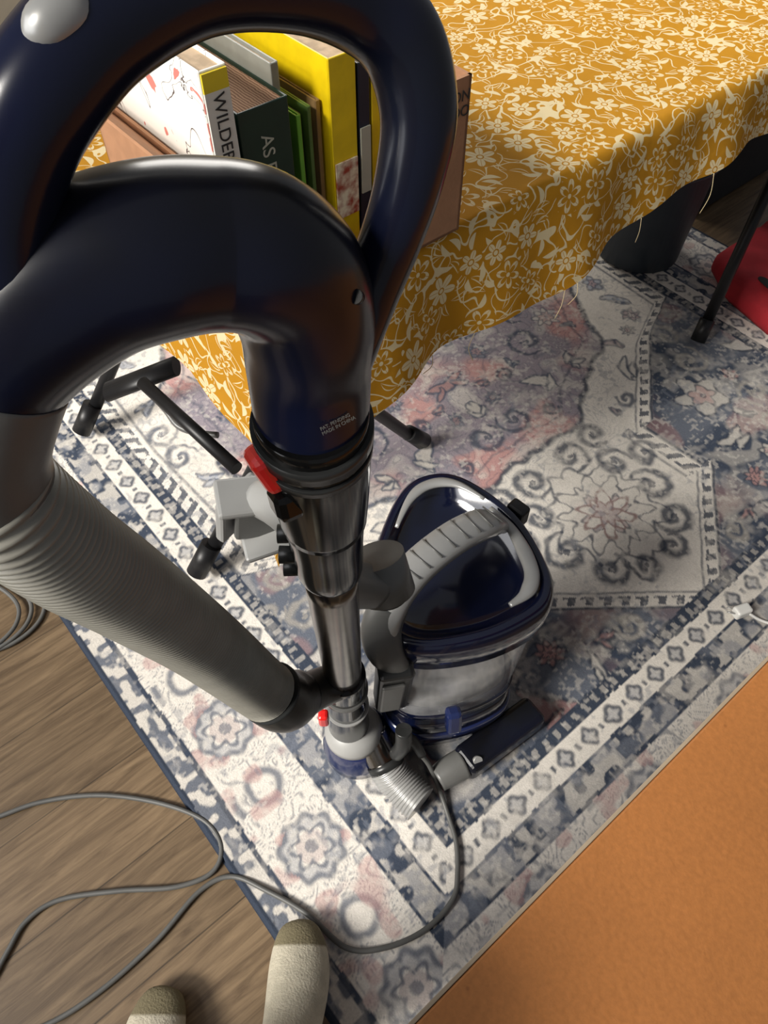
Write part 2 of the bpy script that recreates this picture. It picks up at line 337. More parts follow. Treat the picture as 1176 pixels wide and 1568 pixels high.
# ---------------------------------------------------------------- table + cloth
def cloth_mat():
    m=bpy.data.materials.new('mustard_floral_cloth'); m.use_nodes=True; nt=m.node_tree; b=nt.nodes['Principled BSDF']
    N=nt.nodes.new; Lk=nt.links.new
    def M(op,x,y=None,z=None):
        n=N('ShaderNodeMath'); n.operation=op
        for i,v in enumerate((x,y,z)):
            if v is None: continue
            if isinstance(v,(int,float)): n.inputs[i].default_value=v
            else: Lk(v,n.inputs[i])
        return n.outputs[0]
    uv=N('ShaderNodeUVMap'); uv.uv_map='UVMap'
    def vlayer(scale,off,rnd):
        mp=N('ShaderNodeMapping'); mp.inputs['Scale'].default_value=(scale,)*3; mp.inputs['Location'].default_value=(off,off*.7,0); Lk(uv.outputs['UV'],mp.inputs['Vector'])
        v=N('ShaderNodeTexVoronoi'); v.voronoi_dimensions='2D'; v.inputs['Scale'].default_value=1; v.inputs['Randomness'].default_value=rnd
        Lk(mp.outputs['Vector'],v.inputs['Vector'])
        s=N('ShaderNodeVectorMath'); s.operation='SUBTRACT'; Lk(mp.outputs['Vector'],s.inputs[0]); Lk(v.outputs['Position'],s.inputs[1])
        sx=N('ShaderNodeSeparateXYZ'); Lk(s.outputs['Vector'],sx.inputs['Vector'])
        sc=N('ShaderNodeSeparateColor'); Lk(v.outputs['Color'],sc.inputs['Color'])
        x,y=sx.outputs[0],sx.outputs[1]
        r=M('SQRT',M('ADD',M('MULTIPLY',x,x),M('MULTIPLY',y,y)))
        ang=M('ADD',M('ARCTAN2',y,x),M('MULTIPLY',sc.outputs[0],6.28))
        return r,ang,sc
    r,ang,sc=vlayer(14,0.0,.8)
    pet=M('ABSOLUTE',M('COSINE',M('MULTIPLY',ang,3)))
    size=M('MULTIPLY_ADD',sc.outputs[1],.14,.25)
    rp=M('MULTIPLY',size,M('MULTIPLY_ADD',M('POWER',pet,.8),.72,.28))
    infl=M('LESS_THAN',r,rp)
    cen=M('GREATER_THAN',M('ABSOLUTE',M('SUBTRACT',r,.07)),.016)
    vein=M('GREATER_THAN',M('ABSOLUTE',M('MULTIPLY',r,M('SINE',M('MULTIPLY',ang,3)))),.014)
    vein2=M('MAXIMUM',vein,M('LESS_THAN',r,.1))
    outl=M('GREATER_THAN',sc.outputs[2],.45)
    hollow=M('MAXIMUM',outl,M('GREATER_THAN',r,M('MULTIPLY',rp,.70)))
    hollow=M('MAXIMUM',hollow,M('LESS_THAN',r,.05))
    fl=M('MULTIPLY',M('MULTIPLY',infl,cen),M('MULTIPLY',vein2,hollow))
    def leaf(scale,off,ln,wd):
        r,ang,sc=vlayer(scale,off,.95)
        x=M('MULTIPLY',r,M('COSINE',ang)); y=M('MULTIPLY',r,M('SINE',ang))
        y=M('ADD',y,M('MULTIPLY',M('MULTIPLY',x,x),.9))
        w=M('MULTIPLY',M('SUBTRACT',1,M('POWER',M('ABSOLUTE',M('DIVIDE',x,ln)),2)),wd)
        ins=M('LESS_THAN',M('ABSOLUTE',y),w)
        mid=M('MAXIMUM',M('LESS_THAN',sc.outputs[2],.5),M('GREATER_THAN',M('ABSOLUTE',y),M('MULTIPLY',w,.6)))
        return M('MULTIPLY',ins,mid)
    lf=M('MAXIMUM',leaf(25,3.3,.40,.12),leaf(23,7.7,.38,.11))
    far=M('GREATER_THAN',r,M('MULTIPLY',size,1.10))
    lf=M('MULTIPLY',lf,far)
    def vine(scale,w,seedz):
        n=N('ShaderNodeTexNoise'); n.inputs['Scale'].default_value=scale; n.inputs['Detail'].default_value=1
        mp=N('ShaderNodeMapping'); mp.inputs['Location'].default_value=(seedz,seedz,seedz); Lk(uv.outputs['UV'],mp.inputs['Vector']); Lk(mp.outputs['Vector'],n.inputs['Vector'])
        return M('LESS_THAN',M('ABSOLUTE',M('SUBTRACT',n.outputs['Fac'],.5)),w)
    vi=M('MULTIPLY',M('MAXIMUM',vine(14,.009,1.0),vine(17,.009,5.0)),far)
    mask=M('MAXIMUM',fl,M('MAXIMUM',lf,vi))
    mx=N('ShaderNodeMix'); mx.data_type='RGBA'; mx.inputs['A'].default_value=sr(192,136,32); mx.inputs['B'].default_value=sr(230,212,168)
    Lk(mask,mx.inputs['Factor']); Lk(mx.outputs['Result'],b.inputs['Base Color'])
    b.inputs['Roughness'].default_value=.85; b.inputs['Specular IOR Level'].default_value=.2
    n=N('ShaderNodeTexNoise'); n.inputs['Scale'].default_value=10; n.inputs['Detail'].default_value=3; Lk(uv.outputs['UV'],n.inputs['Vector'])
    bp=N('ShaderNodeBump'); bp.inputs['Strength'].default_value=.5; bp.inputs['Distance'].default_value=.012; Lk(n.outputs['Fac'],bp.inputs['Height']); Lk(bp.outputs['Normal'],b.inputs['Normal'])
    tr=N('ShaderNodeBsdfTranslucent'); Lk(mx.outputs['Result'],tr.inputs['Color'])
    ms=N('ShaderNodeMixShader'); ms.inputs[0].default_value=.2; Lk(b.outputs[0],ms.inputs[1]); Lk(tr.outputs[0],ms.inputs[2]); Lk(ms.outputs[0],nt.nodes['Material Output'].inputs['Surface'])
    return m
TX0,TX1,TY0,TY1,TZ=.335,1.95,.655,1.50,.735
tbl=empty('folding_table')
lbox('table_top',(TX0+.005,TY0+.005,TZ-.03),(TX1-.005,TY1-.005,TZ-.002),M_tabblk,tbl,bev=.004)
def ltube(name,pts,r,m,parent,**k): return tube(name,[tuple(LW(*p)) for p in pts],r,m,parent,**k)
for i,y in enumerate((.87,1.37)):
    ltube('x_leg_%d_a'%i,[(.245,y,.025),(.80,y,.69)],.015,M_tabblk,tbl,n=1)
    ltube('x_leg_%d_b'%i,[(.815,y-.03,.025),(.36,y-.03,.69)],.0135,M_tabblk,tbl,n=1)
    ltube('foot_%d_a'%i,[(.237,y,.028),(.285,y,.085)],.021,M_tabblk,tbl,n=1)
    ltube('foot_%d_b'%i,[(.825,y-.03,.028),(.775,y-.03,.09)],.018,M_tabblk,tbl,n=1)
    ltube('far_leg_%d'%i,[(1.35+.5*i,1.42,.008),(1.35+.5*i,1.42,.70)],.014,M_tabblk,tbl,n=1)
ltube('stretcher_1',[(.36,.80,.60),(.36,1.40,.60)],.010,M_tabblk,tbl,n=1)
ltube('stretcher_2',[(.54,.82,.36),(.54,1.40,.36)],.012,M_tabblk,tbl,n=1)
tube('hinge_plate',[(-.528,1.055,.301),(-.386,1.066,.358)],.024,M_tabblk,tbl,n=1,ell=(1,.6),up=(0,0,1))
tube('brace_bar',[(-.44,1.02,.36),(-.2495,.83,.344)],.012,M_tabblk,tbl,n=1)
tube('locking_loop',[(-.43,1.01,.348),(-.40,.985,.325),(-.375,.957,.312),(-.34,.944,.308),(-.30,.935,.312)],.006,M_mgrey,tbl,n=6,seg=12)
def cloth():
    st=.008
    xs=np.arange(TX0-.185,TX1+.16,st); nyv=160
    rows=[]; uvs=[]
    nx=len(xs)
    for j in range(nyv):
        for i,x in enumerate(xs):
            k=min(max((x-TX0)/1.0,0),1)
            kk=min(max((TX0+.10-x)/.18,0),1)
            drop=.245-.11*k+.085*kk*kk*(3-2*kk)+.008*math.sin(x*9)+.004*math.sin(x*31)
            y0=TY0-drop; y1=TY1+.05
            y=y0+(y1-y0)*j/(nyv-1)
            gy=min(max((TY0+.16-y)/.26,0),1)
            dx=max(TX0-x,0)*(1+.55*gy)+max(x-TX1,0)*1.0; sx=-1 if x<TX0 else 1
            dy=max(TY0-y,0)
            d=math.hypot(dx,dy)
            uvs.append((TX0-dx if x<TX0 else x,y))
            if d<=0:
                z=TZ+.0015+.0015*math.sin(x*13+y*9)+.001*math.sin(y*25-x*7)
                rows.append(LW(x,y,z))
            else:
                ux,uy=(sx*dx/d,-dy/d)
                ph=(x*1.0 if dy>dx else y)
                wave=.5*math.sin(ph*15+1)+.3*math.sin(ph*33+2)+.2*math.sin(ph*7)
                r0=.012
                out=r0*(1-math.exp(-d/r0))+d*(.16+.15*wave)
                if dx>dy: out*=.6
                if x<TX0: out*=.70
                z=TZ+.002-max(0,(d-.6*r0*(1-math.exp(-d/r0))))*.955
                bx=min(max(x,TX0),TX1); by=max(y,TY0)
                rows.append(LW(bx+ux*out,by+uy*out,z))
    fs=[]
    for j in range(nyv-1):
        for i in range(nx-1):
            a=j*nx+i; fs.append((a,a+1,a+nx+1,a+nx))
    o=newobj('tablecloth',rows,fs,cloth_mat())
    ul=o.data.uv_layers.new(name='UVMap')
    for lp in o.data.loops: ul.data[lp.index].uv=uvs[lp.vertex_index]
    M_th=mat('hem_thread',sr(225,205,160),.9,noise=.1)
    rs=np.random.RandomState(2)
    for k,fi in enumerate((70,92,95,118,60,140,33)):
        p=Vector(rows[fi]); ln=rs.uniform(.03,.09)
        pts=[p,p+Vector((rs.uniform(-.008,.008),-.004,-ln*.5)),p+Vector((rs.uniform(-.02,.02),-.002,-ln))]
        tube('thread_%d'%k,pts,.0006,M_th,o,n=5,seg=5)
    return o
cloth()
# ---------------------------------------------------------------- cardboard box + books
bx=empty('cardboard_box')
X0,X1,Y0,Y1,Z0,Z1=.34,.668,.640,.955,TZ+.006,TZ+.205
t=.004
lbox('base',(X0,Y0,Z0),(X1,Y1,Z0+t),M_card,bx)
fp=[(X0,Z0),(X1,Z0),(X1,Z1),(X1-.055,Z1),(X1-.10,Z0+.05),(X0,Z0+.045)]
vs=[LW(x,Y0,z) for x,z in fp]+[LW(x,Y0+t,z) for x,z in fp]
newobj('side_front',vs,[tuple(range(6)),tuple(reversed(range(6,12)))]+[(i,i+6,(i+1)%6+6,(i+1)%6) for i in range(6)],M_card,False,bx)
lbox('side_back',(X0,Y1-t,Z0),(X1,Y1,Z1),M_card,bx)
lbox('side_left',(X0,Y0,Z0),(X0+t,Y1,Z1-.03),M_card,bx); lbox('side_right',(X1-t,Y0,Z0),(X1,Y1,Z1),M_card,bx)
box('flap_left',(X0-.02,(Y0+Y1)/2+.02,Z1-.02),(.003,Y1-Y0-.04,.06),M_card,bx,rot=(0,math.radians(-45),0),bev=0,local=True)
def text(name,body,size,m,loc,rot,parent):
    c=bpy.data.curves.new(name,'FONT'); c.body=body; c.size=size; c.extrude=.0002; c.align_x='LEFT'; c.align_y='CENTER'
    o=bpy.data.objects.new(name,c); bpy.context.collection.objects.link(o); c.materials.append(m); o.matrix_world=Matrix.Translation(loc)@rot; o.parent=parent; return o
M_ink=mat('print_ink',(.02,.02,.02,1),.6,noise=.1)
M_inkl=mat('print_ink_light',(.45,.45,.36,1),.6,noise=.1)
M_inkf=mat('print_ink_faint',(.12,.12,.11,1),.6,noise=.1)
Rz=Matrix.Rotation(R40,4,'Z')
faceF=Rz@Matrix.Rotation(math.pi/2,4,'X')
text('box_print','ON\nOO',.018,M_ink,LW(X1-.03,Y0-.001,Z1-.03),faceF,bx)
bk=empty('stack_of_books')
def book(i,lx,th,top,depth,cover,y0=.69,covermat=None,pg=None):
    z0=Z0+t+.001; h=top-z0; m=covermat or mat('book_cover_%d'%i,cover,.45,noise=.15,nscale=30)
    g=.002
    lbox('cover_a_%d'%i,(lx,y0,z0),(lx+g,y0+depth,top),m,bk); lbox('cover_b_%d'%i,(lx+th-g,y0,z0),(lx+th,y0+depth,top),m,bk)
    lbox('spine_%d'%i,(lx,y0-.001,z0),(lx+th,y0+g,top),m,bk,bev=.001); lbox('pages_%d'%i,(lx+g,y0+g,z0+.003),(lx+th-g,y0+depth-.004,top-.004),pg or M_page,bk)
def art_mat(name,base,a,b_):
    m=bpy.data.materials.new(name); m.use_nodes=True; nt=m.node_tree; bs=nt.nodes['Principled BSDF']; bs.inputs['Roughness'].default_value=.4
    tc=nt.nodes.new('ShaderNodeTexCoord'); v=nt.nodes.new('ShaderNodeTexNoise'); v.inputs['Scale'].default_value=14; v.inputs['Detail'].default_value=3; v.inputs['Distortion'].default_value=1.2; nt.links.new(tc.outputs['Object'],v.inputs['Vector'])
    cr=nt.nodes.new('ShaderNodeValToRGB'); e=cr.color_ramp; e.interpolation='CONSTANT'; e.elements[0].position=0; e.elements[0].color=a; e.elements[1].position=.36; e.elements[1].color=base
    x=e.elements.new(.56); x.color=b_; x=e.elements.new(.572); x.color=base; x=e.elements.new(.66); x.color=a
    nt.links.new(v.outputs['Fac'],cr.inputs['Fac']); nt.links.new(cr.outputs['Color'],bs.inputs['Base Color']); return m
def page_mat():
    m=bpy.data.materials.new('page_edges'); m.use_nodes=True; nt=m.node_tree; bs=nt.nodes['Principled BSDF']; bs.inputs['Roughness'].default_value=.9
    tc=nt.nodes.new('ShaderNodeTexCoord'); wv=nt.nodes.new('ShaderNodeTexWave'); wv.inputs['Scale'].default_value=90; wv.inputs['Distortion'].default_value=3; wv.inputs['Detail'].default_value=3; nt.links.new(tc.outputs['Object'],wv.inputs['Vector'])
    cr=nt.nodes.new('ShaderNodeValToRGB'); cr.color_ramp.elements[0].color=sr(150,104,78); cr.color_ramp.elements[1].color=sr(226,186,150); nt.links.new(wv.outputs['Fac'],cr.inputs['Fac']); nt.links.new(cr.outputs['Color'],bs.inputs['Base Color']); return m
pm=page_mat()
mw=art_mat('illustrated_cover',sr(240,238,230),sr(214,130,120),sr(90,80,80))
book(0,.352,.030,1.015,.25,None,covermat=mw)
book(1,.386,.062,.965,.20,sr(22,52,40),pg=pm)
book(2,.450,.010,.985,.18,sr(150,150,140),y0=.72)
book(3,.463,.006,.935,.15,sr(120,190,60),y0=.70); book(4,.471,.005,.93,.15,sr(170,150,90),y0=.71); book(5,.478,.005,.94,.15,sr(90,120,60),y0=.70); book(6,.485,.006,.925,.15,sr(190,180,150),y0=.715); book(7,.493,.006,.94,.16,sr(150,120,80),y0=.705)
book(8,.502,.036,.985,.24,sr(238,205,10)); book(9,.541,.016,.970,.22,sr(20,30,50)); book(10,.560,.014,.975,.24,sr(235,200,20)); book(11,.577,.022,.975,.24,sr(30,120,180)); book(12,.602,.03,.93,.22,sr(180,60,40),pg=pm)
faceN=Rz@Matrix.Rotation(math.pi/2,4,'X')@Matrix.Rotation(-math.pi/2,4,'Z')
M_spw=mat('white_spine_band',sr(225,222,212),.5,noise=.05)
lbox('spine_panel',(.353,.686,Z0+.01),(.381,.6885,.995),M_spw,bk)
lbox('spine_top',(.353,.686,.995),(.381,.6885,1.013),mat('yellow_spine',sr(230,205,40),.5,noise=.1),bk)
lbox('spine_patch_a',(.504,.6865,.80),(.536,.6885,.87),mat('spine_art',sr(160,60,40),.5,col2=sr(240,230,200),nscale=60),bk)
lbox('spine_patch_b',(.542,.6865,.82),(.556,.6885,.90),M_inkl,bk)
text('title_a','WILDERNESS',.019,M_ink,LW(.367,.6855,.993),faceN,bk)
text('title_b','AS FALLS',.022,M_inkl,LW(.417,.6885,.935),faceN,bk)

# ---------------------------------------------------------------- waste bin, camping chair, red bag, storage box
def lathe(name,c,prof,m,parent=None,seg=48,**k):
    rings=[[Vector((c[0]+r*math.cos(2*math.pi*i/seg),c[1]+r*math.sin(2*math.pi*i/seg),c[2]+z)) for i in range(seg)] for r,z in prof]
    return loft(name,rings,m,parent,**k)
wb=empty('waste_bin')
lathe('bin_body',(.73,1.925,.008),[(.105,0),(.115,.004),(.135,.28),(.142,.285),(.142,.295),(.134,.295),(.131,.28),(.112,.012)],M_bin,wb)
sb=empty('storage_box')
lbox('box_body',(2.06,1.00,.008),(2.50,1.28,.30),M_blkf,sb,bev=.015); lbox('box_lid',(2.045,.985,.302),(2.515,1.295,.335),M_tabblk,sb,bev=.01)
lbox('box_handle',(2.20,.985,.20),(2.34,.999,.225),M_tabblk,sb,bev=.004)
ch=empty('camping_chair')
tube('leg_front',[(.810,1.530,.028),(.93,1.725,.46)],.014,M_tabblk,ch,n=1)
tube('leg_foot',[(.803,1.519,.022),(.818,1.543,.072)],.019,M_tabblk,ch,n=1)
tube('leg_cross',[(1.52,1.62,.02),(.93,1.725,.46)],.012,M_tabblk,ch,n=1)
tube('leg_back',[(1.50,1.58,.02),(1.35,1.50,.46)],.014,M_tabblk,ch,n=1)
def sling():
    vs=[];fs=[];n=14
    A,B,C_,D_=Vector((.95,1.90,.46)),Vector((.93,1.68,.44)),Vector((1.35,1.48,.44)),Vector((1.42,1.80,.46))
    for i in range(n+1):
        for j in range(n+1):
            s,t_=i/n,j/n
            p=(A*(1-s)+D_*s)*(1-t_)+(B*(1-s)+C_*s)*t_
            p=p+Vector((0,0,-.07*math.sin(math.pi*s)*math.sin(math.pi*t_)))
            vs.append(p)
    for i in range(n):
        for j in range(n):
            a=i*(n+1)+j; fs.append((a,a+1,a+n+2,a+n+1))
    o=newobj('fabric_seat',vs,fs,M_blkf,True,ch); s=o.modifiers.new('s','SOLIDIFY'); s.thickness=.006
sling()
rb=empty('red_bag')
BP=np.array([(.915,1.835),(.925,1.70),(.998,1.548),(1.30,1.44),(1.45,1.55),(1.45,1.90),(1.14,2.03)]); bc=BP.mean(0)
Q=[]
for i in range(len(BP)):
    p,q=BP[i],BP[(i+1)%len(BP)]
    for k in range(6): Q.append(p+(q-p)*(.06+.88*k/5))
def bring(sc,z): return [Vector((bc[0]+(q[0]-bc[0])*sc,bc[1]+(q[1]-bc[1])*sc,z+.006*math.sin(q[0]*40+q[1]*31)*(z>.02))) for q in Q]
loft('bag_body',[bring(.985,.009),bring(1,.02),bring(1.0,.045),bring(.96,.06),bring(.8,.068),bring(.4,.075)],M_redf,rb)
tube('bag_strap',[(1.0,1.72,.07),(1.02,1.60,.10),(1.12,1.56,.11),(1.2,1.64,.075)],.008,M_blkf,rb,ell=(1.6,.4),up=(0,0,1))

# ---------------------------------------------------------------- tan side table
def orange_mat():
    m=mat('tan_orange_laminate',sr(178,114,58),.55,noise=.18,nscale=3,bump=.25,bscale=160)
    nt=m.node_tree; b=nt.nodes['Principled BSDF']; src=b.inputs['Base Color'].links[0].from_socket
    tc=nt.nodes.new('ShaderNodeTexCoord'); v=nt.nodes.new('ShaderNodeTexVoronoi'); v.inputs['Scale'].default_value=32; nt.links.new(tc.outputs['Object'],v.inputs['Vector'])
    mr=nt.nodes.new('ShaderNodeMapRange'); mr.inputs['From Min'].default_value=.03; mr.inputs['From Max'].default_value=.06; mr.inputs['To Min'].default_value=.55; nt.links.new(v.outputs['Distance'],mr.inputs['Value'])
    n2=nt.nodes.new('ShaderNodeTexNoise'); n2.inputs['Scale'].default_value=300; nt.links.new(tc.outputs['Object'],n2.inputs['Vector'])
    mr2=nt.nodes.new('ShaderNodeMapRange'); mr2.inputs['From Min'].default_value=.3; mr2.inputs['From Max'].default_value=.7; mr2.inputs['To Min'].default_value=.92; mr2.inputs['To Max'].default_value=1.07; nt.links.new(n2.outputs['Fac'],mr2.inputs['Value'])
    mx=nt.nodes.new('ShaderNodeMix'); mx.data_type='RGBA'; mx.inputs['A'].default_value=sr(120,68,30); nt.links.new(mr.outputs['Result'],mx.inputs['Factor']); nt.links.new(src,mx.inputs['B'])
    vm=nt.nodes.new('ShaderNodeVectorMath'); vm.operation='SCALE'; nt.links.new(mx.outputs['Result'],vm.inputs[0]); nt.links.new(mr2.outputs['Result'],vm.inputs['Scale']); nt.links.new(vm.outputs['Vector'],b.inputs['Base Color'])
    return m
ot=empty('side_table')
OY=.012
lbox('table_top',(.02,-.70,.70),(1.45,OY-.003,.722),orange_mat(),ot,bev=.002)
lbox('edge_band',(.02,OY-.003,.700),(1.45,OY,.7222),M_edge,ot,bev=.0005)
for i,(x,y) in enumerate([(.10,-.62),(1.38,-.62),(1.38,-.17),(.10,-.17)]):
    lbox('leg_%d'%i,(x-.02,y-.02,.0),(x+.02,y+.02,.70),M_edge,ot,bev=.003)

# ---------------------------------------------------------------- vacuum cleaner
vc=empty('upright_vacuum_cleaner')
def Wd(z): return (-.055+.018*(z-.25),.444-.1845*(z-.25),z)
ELB=[(-.041,.301,1.025),(-.040,.306,1.066),(-.038,.301,1.100),(-.043,.297,1.128),(-.056,.289,1.147),(-.074,.283,1.154),(-.093,.272,1.159),(-.117,.264,1.156),(-.1412,.254,1.146),(-.1610,.245,1.132),(-.170,.239,1.121)]
tube('handle_duct',ELB,[.0325,.0335,.034,.035,.0355,.0355,.0355,.0355,.0355,.0345,.034],M_black,vc,n=8,seg=48)
RING=[(-.155,.246,1.135),(-.150,.25,1.149),(-.143,.253,1.182),(-.13,.262,1.208),(-.113,.274,1.226),(-.094,.29,1.238),(-.066,.311,1.244),(-.036,.329,1.238),(-.011,.344,1.224),(.007,.347,1.208),(.015,.34,1.184),(.012,.331,1.159),(.004,.322,1.134),(-.008,.316,1.104),(-.02,.306,1.079),(-.032,.304,1.05)]
tube('handle_loop',RING,[.030,.026,.0215,.0205,.020,.0195,.019,.0185,.018,.018,.0172,.016,.015,.0155,.017,.020],M_ring,vc,n=8,seg=32)
tube('release_button',[(-.113,.266,1.2400),(-.108,.269,1.2435),(-.099,.276,1.2470),(-.094,.280,1.2475)],[.003,.0078,.0078,.003],M_silver,vc,n=5,seg=24)
for i,p in enumerate([(-.012,.283,1.128),(-.155,.243,1.165),(.006,.316,1.118)]):
    tube('screw_%d'%i,[p,(p[0]-.001,p[1]-.003,p[2]+.003)],.0035,M_smoke,vc,n=1,seg=16)
HO=[(-.1875,.2225,1.072),(-.181,.222,1.048),(-.1745,.235,.989),(-.169,.256,.918),(-.157,.289,.793),(-.1485,.315,.688),(-.139,.3485,.551),(-.123,.352,.505)]
tube('hose_cuff',[(-.167,.2405,1.1245),(-.1765,.233,1.108),(-.1845,.226,1.088),(-.1875,.2225,1.064)],[.0340,.0340,.0330,.0315],M_mgrey,vc,n=6,seg=40)
tube('hose',HO,[.030,.030,.0305,.031,.031,.032,.0335,.034],M_hose,vc,n=16,seg=40,ribs=115,ribamp=.0015)
tube('hose_end_cuff',[(-.130,.352,.525),(-.116,.355,.492),(-.100,.374,.470)],[.037,.036,.030],M_dgrey,vc,n=5,seg=32)
tube('hose_elbow',[(-.105,.362,.478),(-.082,.388,.452),(-.055,.405,.440)],[.027,.025,.024],M_dgrey,vc,n=5,seg=24)
tube('wand_collar',[Wd(1.015),Wd(1.028)],.0355,M_dgrey,vc,n=1,seg=40)
tube('wand_collar_low',[Wd(1.0),Wd(1.008)],.0350,M_dgrey,vc,n=1,seg=40)
tube('wand_upper',[Wd(1.04),Wd(1.0),Wd(.95),Wd(.905)],[.0325,.034,.033,.031],M_smoke,vc,n=4,seg=40)
tube('wand_socket',[Wd(.912),Wd(.905),Wd(.86),Wd(.815),Wd(.805)],[.029,.0295,.028,.0275,.025],M_smoke,vc,n=4,seg=36)
tube('wand_tube',[Wd(.815),Wd(.44)],.0235,M_chrome,vc,n=6,seg=36)
tube('wand_lower',[Wd(.455),Wd(.44),Wd(.30),Wd(.20),Wd(.13)],[.027,.029,.029,.031,.034],M_smoke,vc,n=4,seg=36)
tube('wand_ring',[Wd(.385),Wd(.37)],.0315,M_mgrey,vc,n=1,seg=36)
tube('wand_ring_low',[Wd(.28),Wd(.272)],.0325,M_silver,vc,n=1,seg=36)
a=Vector(Wd(1.004)); box('release_latch',a+Vector((-.026,-.018,0)),(.018,.022,.030),M_red,vc,rot=(math.radians(-14),math.radians(-16),math.radians(32)),bev=.006,segs=3)
a=Vector(Wd(1.004)); box('latch_grip',a+Vector((-.018,-.020,-.028)),(.020,.022,.024),M_smoke,vc,rot=(math.radians(-10),0,math.radians(30)),bev=.006)
box('latch_lower',(-.083,.398,.33),(.014,.016,.030),M_red,vc,bev=.004)
for i,(dx,dz) in enumerate([(-.033,.835),(-.032,.808),(-.030,.875)]):
    a=Vector(Wd(dz)); tube('knob_%d'%i,[a+Vector((dx+.012,0,0)),a+Vector((dx-.006,0,0))],[.007,.0075],M_dgrey,vc,n=1,seg=16)
n_=Vector((.42,-.76,.50)).normalized(); ax=(Vector(Wd(1.1))-Vector(Wd(1.0))).normalized(); xx=ax.cross(n_).normalized(); yy=n_.cross(xx)
Rm_=Matrix((( xx.x,yy.x,n_.x,0),(xx.y,yy.y,n_.y,0),(xx.z,yy.z,n_.z,0),(0,0,0,1)))
c0=Vector(Wd(1.037))+n_*.0342
text('small_print','PAT. PENDING\nMADE IN CHINA',.0027,M_inkf,c0-xx*.007,Rm_,vc)
# accessory clip on the left
tube('clip_arm',[Wd(.87),(-.078,.365,.86),(-.100,.385,.845)],[.022,.020,.017],M_lgrey,vc,n=4,seg=20)
box('clip_plate',(-.126,.392,.822),(.010,.045,.060),M_lgrey,vc,rot=(math.radians(0),math.radians(12),math.radians(-35)),bev=.003)
box('clip_back',(-.102,.386,.822),(.050,.010,.052),M_mgrey,vc,rot=(math.radians(-5),math.radians(10),math.radians(15)),bev=.003)
box('clip_jaw_top',(-.108,.382,.852),(.058,.036,.008),M_lgrey,vc,rot=(math.radians(10),math.radians(8),math.radians(15)),bev=.003)
box('clip_jaw_bottom',(-.100,.378,.798),(.048,.034,.008),M_lgrey,vc,rot=(math.radians(8),math.radians(-12),math.radians(15)),bev=.003)
# neck pivot between wand and lift-off canister
tube('pivot_arm',[(-.045,.372,.735),(-.028,.382,.712),(-.010,.392,.692)],[.024,.022,.021],M_mgrey,vc,n=4,seg=24,sup=.8)
tube('pivot_barrel',[(-.008,.415,.712),(.004,.396,.672)],[.0285,.0285],M_mgrey,vc,n=1,seg=32)
tube('pivot_cap',[(.002,.399,.678),(.006,.392,.664)],[.020,.018],M_dgrey,vc,n=1,seg=24)
LID=[(-.016,.58),(.016,.67),(.055,.709),(.113,.704),(.187,.635),(.223,.548),(.221,.503),(.192,.474),(.127,.446),(.043,.437),(-.003,.465),(-.023,.528)]
P=catmull([LID[-1]]+LID+[LID[0],LID[1]],6)
P=P[6:6+12*6]
cen=np.mean(np.array(P),axis=0)
def outl(sc,z,dx=0,dy=0,tilt=0):
    res=[]
    for p in P:
        q=cen+(p-cen)*sc
        res.append(Vector((q[0]+dx,q[1]+dy,z+tilt*((p-cen)[0]*.66+(p-cen)[1]*.75))))
    return res
loft('dust_bin',[outl(.82,.19,-.002,-.004),outl(.84,.20,-.002,-.003),outl(.91,.37),outl(.92,.405)],M_clear,vc,capt=False)
loft('bin_floor',[outl(.78,.165),outl(.86,.178),outl(.865,.196),outl(.76,.200)],M_navyd,vc)
loft('inner_cone',[outl(.30,.20),outl(.36,.31),outl(.55,.36),outl(.66,.40)],M_lgrey,vc)
loft('dust_pile',[outl(.76,.203),outl(.72,.235),outl(.5,.255)],M_dust,vc)
loft('lid_skirt',[outl(.93,.390),outl(.975,.396),outl(1.0,.428),outl(1.01,.45,tilt=.05),outl(.985,.468,tilt=.08),outl(.93,.477,tilt=.1),outl(.86,.474,tilt=.1),outl(.80,.455,tilt=.08),outl(.6,.445,tilt=.05),outl(.2,.44,tilt=.05)],M_navyd,vc)
def rimtube(name,sc,z,rad,m,k0,k1,tilt=.1,ell=(1.6,1)):
    ps=outl(sc,z,tilt=tilt); n=len(ps)
    pts=[tuple(ps[(k0+i)%n]) for i in range(0,(k1-k0)+1,3)]
    K=len(pts); rr=[rad*(.35+.65*min(1,min(i,K-1-i)/2)) for i in range(K)]
    tube(name,pts,rr,m,vc,n=4,seg=14,ell=ell,up=(0,0,1))
rimtube('lid_trim_front',.76,.480,.0065,M_silver,22,43)
rimtube('lid_trim_back',.80,.482,.0050,M_silver,3,22)
HP=[(-.004,.455,.470),(.003,.468,.50),(.020,.492,.522),(.051,.524,.534),(.095,.562,.534),(.135,.592,.520),(.155,.615,.487)]
tube('carry_handle',HP,[.019,.020,.0205,.0205,.0205,.020,.017],M_silver,vc,n=8,seg=28,ell=(1.15,.62),up=(0,0,1),sup=.75)
S=catmull(HP,8)
for i in range(14,42,3):
    q=Vector(S[i]); T=(Vector(S[i+1])-Vector(S[i-1])).normalized(); sd=T.cross(Vector((0,0,1))).normalized(); nn=sd.cross(T)
    tube('grip_groove_%d'%i,[q+sd*.018+nn*.0128,q-sd*.018+nn*.0128],.0012,M_mgrey,vc,n=1,seg=8)
tube('handle_base_grey',[(.030,.430,.395),(.004,.440,.435),(-.004,.455,.475),(.006,.475,.505)],[.012,.020,.022,.022],M_mgrey,vc,n=5,seg=24,ell=(1.2,.8),up=(0,1,0))
box('lid_latch',(.190,.648,.465),(.03,.022,.035),M_tabblk,vc,rot=(0,0,math.radians(-45)),bev=.005)
